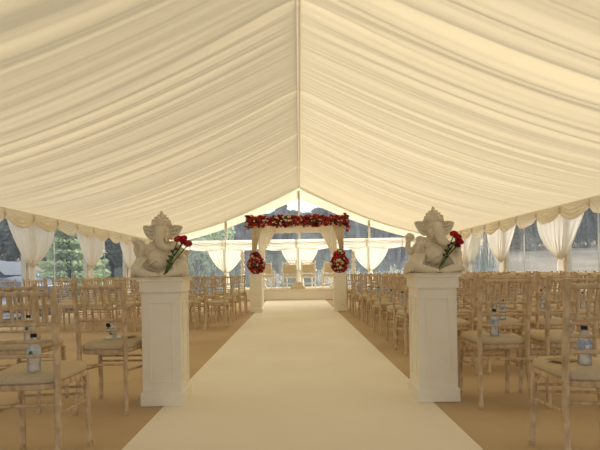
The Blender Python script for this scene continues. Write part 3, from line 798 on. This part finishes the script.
# ------------------------------------------------------------------ the wedding canopy
cn = empty('wedding_canopy', (0, YM, 0)); tag(cn, 'white four-post wedding canopy at the end of the aisle behind the flower plinths', 'canopy')
XL, XR = -1.05, 1.14
for x in (XL, XR):
    for y in (0.05, 1.55):
        m_ = MB(); m_.lathe([(0.06, 0.0), (0.06, 0.02), (0.028, 0.03), (0.028, 2.28), (0.04, 2.30), (0.04, 2.33)], 14, (x, y, 0.005)); m_.build('pole', M['white_metal'], cn)
for y in (0.05, 1.55):
    m_ = MB(); m_.tube([(XL-0.25*(y < 1), y, 2.30), (XR+0.22*(y < 1), y, 2.30)], 0.03, 10); m_.build('beam', M['white_metal'], cn)
for x in (XL, XR):
    m_ = MB(); m_.tube([(x, 0.05, 2.30), (x, 1.55, 2.30)], 0.03, 10); m_.build('beam', M['white_metal'], cn)
m_ = MB(); m_.grid(lambda u, v: (XL+(XR-XL)*u, 1.52, 2.34-0.21*v+0.004*math.sin(u*60)), 60, 4); m_.build('rear_valance', M['voile_white'], cn, sharp=180)
def canopy_drape(x, y, inward, wtop, ztie, mat, nm):
    def f(u, v):
        w = 0.06+(wtop-0.06)*(1-v**0.85)
        a = u
        xx = x - inward*0.05 + inward*a*w
        fold = 0.022*math.sin(a*34)*(0.4+0.6*v)
        return (xx, y-0.06-fold, 2.26+(ztie-2.26)*v)
    m_ = MB(); m_.grid(f, 60, 20); m_.build(nm, mat, cn, sharp=180)
    def g2(u, v):
        w = 0.09+0.06*v; return (x-inward*0.03+inward*(u-0.2)*w, y-0.05-0.02*math.sin(u*22), ztie+(0.02-ztie)*v)
    m_ = MB(); m_.grid(g2, 24, 10); m_.build('hanging_tail', mat, cn, sharp=180)
for x, s in ((XL, 1), (XR, -1)):
    canopy_drape(x-s*0.05, 0.05, s, 0.33, 1.42, M['canopy'], 'front_drape')
    canopy_drape(x, 1.5, s, 0.58, 1.30, M['voile_white'], 'rear_drape')

# ------------------------------------------------------------------ stage
m_ = MB(); m_.box(-2.45, 2.5, 16.3, 19.0, 0.006, 0.36)
sg = empty('stage', (0, 0, 0)); tag(sg, 'low cream stage platform across the end of the aisle', 'stage')
m_.build('platform', M['stage'], sg, smooth=False, bevel=0.01)
m_ = MB(); m_.box(-2.47, 2.52, 16.27, 19.02, 0.335, 0.375); m_.build('top_edge', M['voile_white'], sg, smooth=False, bevel=0.008)
ZS = 0.376
def throne():
    r = empty('stage_armchair'); C_ = M['cream_wood']
    for s in (-1, 1):
        m_ = MB(); m_.lathe([(0.014, 0), (0.024, 0.03), (0.018, 0.10), (0.030, 0.16), (0.026, 0.40)], 10, (s*0.26, -0.22, 0)); m_.build('leg', C_, r)
        m_ = MB(); m_.tube([(s*0.26, 0.24, 0), (s*0.265, 0.22, 0.40), (s*0.27, 0.26, 0.80), (s*0.27, 0.30, 0.98)], [0.022, 0.026, 0.022, 0.018], 8)
        m_.ell((s*0.27, 0.30, 1.0), (0.028, 0.028, 0.035), 8); m_.build('leg', C_, r)
        m_ = MB(); m_.tube([(s*0.27, 0.25, 0.66), (s*0.30, 0.0, 0.67), (s*0.29, -0.22, 0.64)], [0.02, 0.024, 0.03], 8); m_.tube([(s*0.28, -0.20, 0.42), (s*0.29, -0.20, 0.64)], 0.018, 8); m_.build('armrest', C_, r)
    m_ = MB(); m_.box(-0.28, 0.28, -0.25, 0.25, 0.38, 0.44); m_.build('seat_frame', C_, r, smooth=False, bevel=0.01)
    m_ = MB(); m_.box(-0.25, 0.25, -0.24, 0.22, 0.44, 0.51, top=(0.03, 0.03)); m_.build('seat_cushion', M['tan_pad'], r, smooth=False, bevel=0.02)
    m_ = MB(); m_.box(-0.24, 0.24, 0.235, 0.275, 0.58, 0.90); m_.build('back_pad', M['tan_pad'], r, smooth=False, bevel=0.012)
    m_ = MB(); m_.tube([(-0.27, 0.27, 0.94), (-0.13, 0.275, 0.955), (0, 0.28, 0.965), (0.13, 0.275, 0.955), (0.27, 0.27, 0.94)], 0.022, 8); m_.tube([(-0.27, 0.255, 0.55), (0.27, 0.255, 0.55)], 0.018, 8)
    for s in (-1, 1): m_.box(s*0.25-0.012, s*0.25+0.012, 0.24, 0.27, 0.55, 0.95)
    m_.build('back_frame', C_, r)
    m_ = MB(); m_.tube([(-0.26, -0.22, 0.15), (0.26, -0.22, 0.15)], 0.012, 6); m_.tube([(-0.26, 0.23, 0.17), (0.26, 0.23, 0.17)], 0.012, 6); m_.tube([(-0.26, 0.23, 0.15), (-0.26, -0.22, 0.15)], 0.012, 6); m_.tube([(0.26, 0.23, 0.15), (0.26, -0.22, 0.15)], 0.012, 6)
    m_.build('stretcher', C_, r)
    return r
th = throne(); bpy.context.view_layer.update(); KIDS[th.name] = kids(th)
for i, (px, D, lb) in enumerate(((290, 17.7, 'cream armchair with tan back pad on the stage, left of the middle pair'), (308.5, 17.7, 'cream armchair with tan back pad on the stage, right of the middle pair'),
                                 (266, 17.5, 'cream armchair on the stage half hidden by the left flower ball'), (330, 17.5, 'cream armchair on the stage beside the right flower stack'))):
    o = th if i == 0 else copy_tree(th)
    x = at(px, 280, D)[0]; o.location = (x, D, ZS)
    o.rotation_euler = (0, 0, [0.05, -0.05, 0.25, -0.25][i]); tag(o, lb, 'armchair', 'cream armchairs on the stage')
# slim white chairs at the back of the stage
def slim():
    r = empty('ladder_back_chair'); C_ = M['white_metal']
    for s in (-1, 1):
        m_ = MB(); m_.tube([(s*0.19, 0.18, 0), (s*0.19, 0.18, 0.45), (s*0.195, 0.22, 1.12)], 0.016, 8); m_.build('leg', C_, r)
        m_ = MB(); m_.tube([(s*0.19, -0.18, 0), (s*0.19, -0.18, 0.45)], 0.016, 8); m_.build('leg', C_, r)
    m_ = MB(); m_.box(-0.21, 0.21, -0.2, 0.2, 0.44, 0.48); m_.build('seat', C_, r, smooth=False, bevel=0.01)
    m_ = MB()
    for z in (0.72, 0.90, 1.08): m_.tube([(-0.19, 0.195+0.02*(z-.7), z), (0.19, 0.195+0.02*(z-.7), z)], 0.018, 8)
    m_.build('backrest', C_, r); return r
sl = slim(); bpy.context.view_layer.update(); KIDS[sl.name] = kids(sl)
for i, px in enumerate((291.5, 307)):
    o = sl if i == 0 else copy_tree(sl)
    o.location = (at(px, 260, 18.55)[0], 18.55, ZS)
    tag(o, 'slim white ladder-back chair standing behind the %s stage armchair' % ('left middle', 'right middle')[i], 'chair', 'white chairs at the back of the stage')
# stepped fire box between the armchairs
m_ = MB()
m_.box(-0.26, 0.26, -0.22, 0.22, 0, 0.05); m_.box(-0.25, 0.25, -0.21, 0.21, 0.05, 0.20, top=(0.10, 0.09)); m_.box(-0.16, 0.16, -0.13, 0.13, 0.20, 0.245)
o = m_.build('fire_box', M['tan_pad'], smooth=False, bevel=0.004); o.location = (at(297.8, 288, 16.75)[0], 16.75, ZS)
tag(o, 'tan box with sloping sides on the stage front between two armchairs', 'box')
# turned white pillars
def pillar():
    r = empty('turned_pillar')
    m_ = MB(); m_.box(-0.11, 0.11, -0.11, 0.11, 0, 0.08); m_.build('foot', M['white_metal'], r, smooth=False, bevel=0.01)
    prof = [(0.08, 0.08), (0.09, 0.11), (0.05, 0.14)]
    z = 0.16
    for R_ in (0.105, 0.10, 0.095, 0.09, 0.085, 0.08):
        for q in range(7):
            a = PI*q/6; prof.append((0.042+(R_-0.042)*math.sin(a), z+R_*0.95*(1-math.cos(a))))
        z += R_*1.9+0.022; prof.append((0.035, z-0.012))
    m_ = MB(); m_.lathe(prof, 16); m_.build('column', M['white_metal'], r)
    m_ = MB(); m_.lathe([(0.04, z-0.01), (0.07, z), (0.07, z+0.02), (0.03, z+0.03), (0.045, z+0.06), (0.03, z+0.09), (0.004, z+0.12)], 14); m_.build('finial', M['white_metal'], r)
    return r, z+0.12
pi_, ph_ = pillar(); bpy.context.view_layer.update(); KIDS[pi_.name] = kids(pi_)
for i, (px, D, lb) in enumerate(((242.3, 17.2, 'outer left, left of the red flower ball'), (263.3, 17.9, 'inner left, right of the red flower ball'), (332.3, 17.9, 'inner right, left of the flower stack'), (353.4, 17.2, 'outer right, right of the flower stack'))):
    o = pi_ if i == 0 else copy_tree(pi_)
    x, z = at(px, 250, D); o.location = (x, D, ZS); s = (z-ZS)/ph_; o.scale = (1, 1, s)
    tag(o, 'white turned bulbous pillar on the stage, '+lb, 'pillar', 'turned white pillars on the stage')

# ------------------------------------------------------------------ outdoors
def ground(name, x0, x1, y0, y1, fn, nx, ny_, mat):
    m_ = MB(); m_.grid(lambda u, v: (x0+(x1-x0)*u, y0+(y1-y0)*v, fn(x0+(x1-x0)*u, y0+(y1-y0)*v)), nx, ny_)
    return tag(m_.build(name, mat, sharp=180), kind='structure')
def gh(x, y):
    z = -0.06
    if x > 8: z += 0.045*(x-8)
    if y > 26: z += 0.10*(y-26)*max(0, min(1, (y-26)/12))
    if x < -20: z += 0.06*(-20-x)
    return z
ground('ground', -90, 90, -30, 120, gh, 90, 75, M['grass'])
def surf(x, y): return gh(x, y)
m_ = MB(); m_.grid(lambda u, v: (lambda x, y: (x, y, gh(x, y)+0.12))(max(8.5, 0.42*(-10+70*v))+60*u, -10+70*v), 26, 36)
tag(m_.build('ground_field', M['field'], sharp=180), kind='structure')
m_ = MB(); m_.grid(lambda u, v: (-19.5+12.5*u, 2+22*v, -0.035), 10, 10)
tag(m_.build('ground_gravel', M['gravel'], sharp=180), kind='structure')
m_ = MB(); m_.grid(lambda u, v: (-60+40*u, 5+50*v, gh(-60+40*u, 5+50*v)+0.03), 20, 25)
tag(m_.build('ground_slope', M['field'], sharp=180), kind='structure')
# wooded bank behind
m_ = MB()
def bank(u, v):
    a = PI*(0.02+0.96*u); R = 62+14*v
    x, y = 1.15*R*math.cos(a), 8+0.86*R*math.sin(a)
    lift = 8.5*v**0.8*(1+0.16*noise.noise(Vector((u*14, v*2, 1)))+0.10*noise.noise(Vector((u*60, v*6, 4))))
    return (x, y, gh(x, y)*(1-v)+0.0+lift+noise.noise(Vector((u*80, v*9, 9)))*0.7 + gh(x, y)*v*0.4)
m_.grid(bank, 260, 14)
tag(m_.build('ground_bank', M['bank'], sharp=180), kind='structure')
def tree(x, y, h, r, mat, label, n=1500, conifer=False, base=0.25, leaf=0.16, seed=0, group='trees outside the marquee'):
    rr = random.Random(seed*13+5)
    z0 = gh(x, y); root = empty('conifer_tree' if conifer else 'leafy_tree', (x, y, z0)); tag(root, label, 'tree', group)
    m_ = MB(); m_.tube([(0, 0, -0.1), (0.02, 0, h*0.35), (0, 0, h*0.9)], [0.035*h**0.9*0.6+0.03, 0.02*h+0.02, 0.01], 7)
    if not conifer:
        for q in range(5):
            a = q*1.3; m_.tube([(0, 0, h*0.3), (r*0.45*math.cos(a), r*0.45*math.sin(a), h*(0.5+0.05*q))], [0.05, 0.02], 5)
    m_.build('trunk', M['bark'], root)
    m_ = MB(); cl = [(Vector((rr.uniform(-.6, .6)*r, rr.uniform(-.6, .6)*r, h*(base+(1-base)*rr.uniform(0.2, 0.88)))), r*rr.uniform(0.3, 0.5)) for _ in range(14)]
    for i in range(n):
        if conifer:
            t = rr.random()**0.75; ang = rr.uniform(0, 2*PI); tier = (t*9) % 1
            q = r*(1-t)*(0.55+0.45*tier)*math.sqrt(rr.uniform(0.35, 1)); p = Vector((q*math.cos(ang), q*math.sin(ang), h*(base*0.4+(1-base*0.4)*t)-q*0.15))
            d = Vector((math.cos(ang), math.sin(ang), -0.25)).normalized()
        else:
            c, cr = rr.choice(cl); d = Vector((rr.gauss(0, 1), rr.gauss(0, 1), rr.gauss(0, 1))).normalized(); p = c+Vector((d.x, d.y, d.z*0.8))*cr*rr.uniform(0.6, 1.05)
        s_ = leaf*rr.uniform(0.6, 1.4); a = Vector((rr.gauss(0, 1), rr.gauss(0, 1), rr.gauss(0, 1))).normalized()
        b_ = d.cross(a).normalized() if not conifer else d
        c_ = b_.cross(a).normalized()
        m_.add([p-b_*s_, p+c_*s_*0.5, p+b_*s_, p-c_*s_*0.5], [(0, 1, 2, 3)])
    m_.build('crown', mat, root, smooth=False)
    return root
tree(at(212, 240, 27)[0], 27, 4.1, 1.9, M['fol_green'], 'light green leafy tree seen through the gable left of the canopy', 3800, leaf=0.12, seed=1)
tree(at(196, 240, 25)[0], 25, 3.6, 1.2, M['fol_green'], 'light green bushy tree just right of the left statue behind the gable', 2600, leaf=0.11, seed=2)
tree(at(68, 250, 21)[0], 21, 4.6, 1.9, M['fol_conifer'], 'pale green conifer between the first two curtains of the left wall', 4200, True, leaf=0.17, seed=3)
tree(at(84, 250, 24)[0], 24, 5.0, 1.8, M['fol_conifer'], 'pale green conifer standing close behind the second left curtain', 3200, True, leaf=0.17, seed=4)
tree(at(54, 250, 25)[0], 25, 4.6, 1.5, M['fol_grey'], 'grey green tree right of the first left curtain', 2200, leaf=0.15, seed=5)
tree(at(112, 250, 27)[0], 27, 4.6, 1.9, M['fol_grey'], 'grey green tree between the second and third left curtains', 2600, leaf=0.15, seed=6)
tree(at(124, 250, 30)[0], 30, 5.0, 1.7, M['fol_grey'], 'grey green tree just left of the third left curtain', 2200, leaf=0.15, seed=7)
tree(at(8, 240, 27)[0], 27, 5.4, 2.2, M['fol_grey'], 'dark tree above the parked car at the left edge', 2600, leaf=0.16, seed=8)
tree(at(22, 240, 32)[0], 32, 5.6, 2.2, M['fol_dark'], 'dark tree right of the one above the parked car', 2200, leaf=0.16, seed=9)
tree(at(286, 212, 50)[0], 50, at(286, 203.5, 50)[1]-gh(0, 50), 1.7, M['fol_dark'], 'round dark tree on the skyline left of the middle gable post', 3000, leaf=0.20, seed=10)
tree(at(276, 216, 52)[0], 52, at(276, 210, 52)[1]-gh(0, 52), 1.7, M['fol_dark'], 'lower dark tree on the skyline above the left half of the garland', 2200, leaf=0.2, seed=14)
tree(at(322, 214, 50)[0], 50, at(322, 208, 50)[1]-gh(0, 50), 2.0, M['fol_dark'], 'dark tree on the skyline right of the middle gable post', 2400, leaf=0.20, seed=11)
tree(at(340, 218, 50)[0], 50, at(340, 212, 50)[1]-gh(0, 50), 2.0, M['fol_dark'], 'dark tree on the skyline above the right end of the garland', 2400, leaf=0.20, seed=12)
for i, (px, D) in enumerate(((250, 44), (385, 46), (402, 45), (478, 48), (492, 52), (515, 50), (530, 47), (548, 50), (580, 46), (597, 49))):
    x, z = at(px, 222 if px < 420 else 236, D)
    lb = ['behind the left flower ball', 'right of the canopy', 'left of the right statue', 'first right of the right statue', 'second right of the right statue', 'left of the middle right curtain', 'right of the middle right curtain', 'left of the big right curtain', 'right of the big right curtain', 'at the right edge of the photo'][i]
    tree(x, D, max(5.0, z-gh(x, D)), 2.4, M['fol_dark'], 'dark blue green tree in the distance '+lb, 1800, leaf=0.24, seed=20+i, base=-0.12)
def bush(px, D, w, h, label, seed):
    rr = random.Random(seed); x = at(px, 270, D)[0]; root = empty('feathery_bush', (x, D, gh(x, D))); tag(root, label, 'bush', 'white feathery bushes outside the gable')
    m_ = MB(); st_ = MB()
    for i in range(70):
        a = rr.uniform(0, 2*PI); q = rr.random(); tip = Vector((w*(q*math.cos(a)), 0.35*w*q*math.sin(a), h*(1-0.35*q*q)*rr.uniform(0.7, 1.05)))
        st_.tube([(tip.x*0.3, tip.y*0.3, 0), tip*0.6+Vector((0, 0, 0.1)), tip], [0.008, 0.005, 0.003], 4)
        for j in range(14):
            p = tip*rr.uniform(0.45, 1.0)+Vector((rr.gauss(0, .03), rr.gauss(0, .03), rr.gauss(0, .05))); s_ = rr.uniform(0.012, 0.03)
            d = Vector((rr.gauss(0, 1), rr.gauss(0, 1), rr.gauss(0, 1)+1.5)).normalized(); e = d.cross(Vector((1, 0.3, 0))).normalized()
            m_.add([p-d*s_*1.6, p+e*s_, p+d*s_*1.6, p-e*s_], [(0, 1, 2, 3)])
    st_.build('twigs', M['fol_white'], root); m_.build('plumes', M['fol_white'], root, smooth=False)
bush(392, 21.5, 1.15, 1.26, 'white feathery bush outside the gable left of the right statue', 1)
bush(352, 21.3, 0.6, 1.2, 'white feathery bush outside behind the outer right pillar', 2)
bush(274, 21.0, 0.5, 1.15, 'white feathery bush outside between left flower ball and armchairs', 3)
bush(323, 21.0, 0.45, 1.15, 'white feathery bush outside between armchairs and right flower stack', 4)

# parked car at the left
car = empty('parked_car', (-9.2, 13.9, -0.02), math.radians(-8)); tag(car, 'dark grey car parked outside the left wall, seen through the clear sheet', 'car')
prof = [(-2.1, 0.35), (-2.12, 0.75), (-1.95, 0.95), (-1.75, 1.30), (-1.35, 1.50), (-0.3, 1.54), (0.35, 1.46), (1.05, 1.02), (1.75, 0.88), (2.05, 0.72), (2.10, 0.40), (1.9, 0.25), (-1.9, 0.25)]
m_ = MB(); ns = 9
for j in range(ns):
    t = -1+2*j/(ns-1); y = 0.86*t
    for (x, z) in prof:
        q = 1-0.10*max(0, (z-0.9))/0.6*1.6*abs(t)**2
        yy = y*(1-0.17*max(0, z-0.95)/0.55); zz = z-0.05*abs(t)**4*(z > 0.6); m_.v.append((x*(1-0.05*abs(t)**4), yy, zz))
npf = len(prof)
for j in range(ns-1):
    for i in range(npf):
        i2 = (i+1) % npf; m_.f.append((j*npf+i, (j+1)*npf+i, (j+1)*npf+i2, j*npf+i2))
m_.f += [tuple(range(npf)), tuple((ns-1)*npf+i for i in range(npf-1, -1, -1))]; m_.m = [0]*len(m_.f)
m_.build('body', M['car_paint'], car, bevel=0.02)
m_ = MB(); m_.add([(0.40, -0.66, 1.45), (0.40, 0.66, 1.45), (1.06, 0.76, 1.035), (1.06, -0.76, 1.035)], [(0, 1, 2, 3)])
for v in range(4): m_.v[v] = (m_.v[v][0]+0.015, m_.v[v][1], m_.v[v][2]+0.015)
m_.build('windscreen', M['car_glass'], car)
for s in (-1, 1):
    m_ = MB(); pts = [(-1.55, 1.02, 0.88), (-1.3, 1.40, 0.775), (-0.3, 1.44, 0.77), (0.28, 1.38, 0.78), (0.80, 1.02, 0.88)]
    m_.add([(x, s*(y+0.004), z) for x, z, y in pts], [(0, 1, 2, 3, 4)] if s < 0 else [(4, 3, 2, 1, 0)]); m_.build('side_window', M['car_glass'], car)
    m_ = MB(); m_.ell((0.72, s*0.97, 1.02), (0.07, 0.09, 0.06), 10); m_.build('wing_mirror', M['car_paint'], car)
    m_ = MB(); m_.ell((1.93, s*0.60, 0.72), (0.14, 0.17, 0.07), 10); m_.build('headlamp', M['lamp_glass'], car)
    for wx in (-1.3, 1.3):
        R_ = Matrix.Rotation(PI/2, 3, 'X')
        m_ = MB(); m_.lathe([(0.20, -0.10), (0.30, -0.10), (0.32, -0.07), (0.32, 0.07), (0.30, 0.10), (0.20, 0.10)], 20)
        m_.v = [tuple(R_ @ Vector(v)+Vector((wx, s*0.80, 0.32))) for v in m_.v]; wh = m_.build('wheel', M['tyre'], car)
        m_ = MB(); m_.lathe([(0.19, -0.105), (0.20, -0.11), (0.20, 0.11), (0.19, 0.105)], 16)
        m_.v = [tuple(R_ @ Vector(v)+Vector((wx, s*0.80, 0.32))) for v in m_.v]; m_.build('hubcap', M['hub'], wh)

# ------------------------------------------------------------------ light
w = bpy.data.worlds.new('World'); S.world = w; w.use_nodes = True
nt = w.node_tree; nt.nodes.clear()
o_ = nt.nodes.new('ShaderNodeOutputWorld'); bg = nt.nodes.new('ShaderNodeBackground')
tc = nt.nodes.new('ShaderNodeTexCoord'); nz = N(nt, 'ShaderNodeTexNoise', Scale=2.0, Detail=4)
nt.links.new(tc.outputs['Generated'], nz.inputs['Vector'])
nt.links.new(ramp(nt, nz.outputs['Fac'], (0.80, 0.90, 1.0), (1.0, 1.0, 1.0), 0.35, 0.6), bg.inputs['Color'])
bg.inputs['Strength'].default_value = 1.0
nt.links.new(bg.outputs[0], o_.inputs['Surface'])
sun = bpy.data.lights.new('sun', 'SUN'); sun.energy = 5.4; sun.angle = math.radians(28); sun.color = (1.0, 0.93, 0.82)
so = bpy.data.objects.new('sun', sun); COL.objects.link(so)
so.rotation_euler = Vector((-0.50, -1.0, -0.50)).to_track_quat('-Z', 'Y').to_euler()

# ------------------------------------------------------------------ camera
cam = bpy.data.cameras.new('camera'); co = bpy.data.objects.new('camera', cam); COL.objects.link(co)
cam.sensor_width = 36; cam.lens = 36*F/600; cam.shift_x = (300-CX)/600; cam.shift_y = (CY-225)/600
cam.clip_start = 0.05; cam.clip_end = 500
co.matrix_world = Matrix.Translation((0, 0, CH)) @ Matrix.Rotation(TH, 4, 'Y') @ Matrix.Rotation(PI/2, 4, 'X')
S.camera = co
S.view_settings.view_transform = 'Standard'; S.view_settings.look = 'None'; S.view_settings.gamma = 1
S.view_settings.use_curve_mapping = False; S.view_settings.exposure = 0.66
S.cycles.use_denoising = True
S.cycles.max_bounces = 10; S.cycles.diffuse_bounces = 6; S.cycles.transparent_max_bounces = 16
S.cycles.sample_clamp_indirect = 6
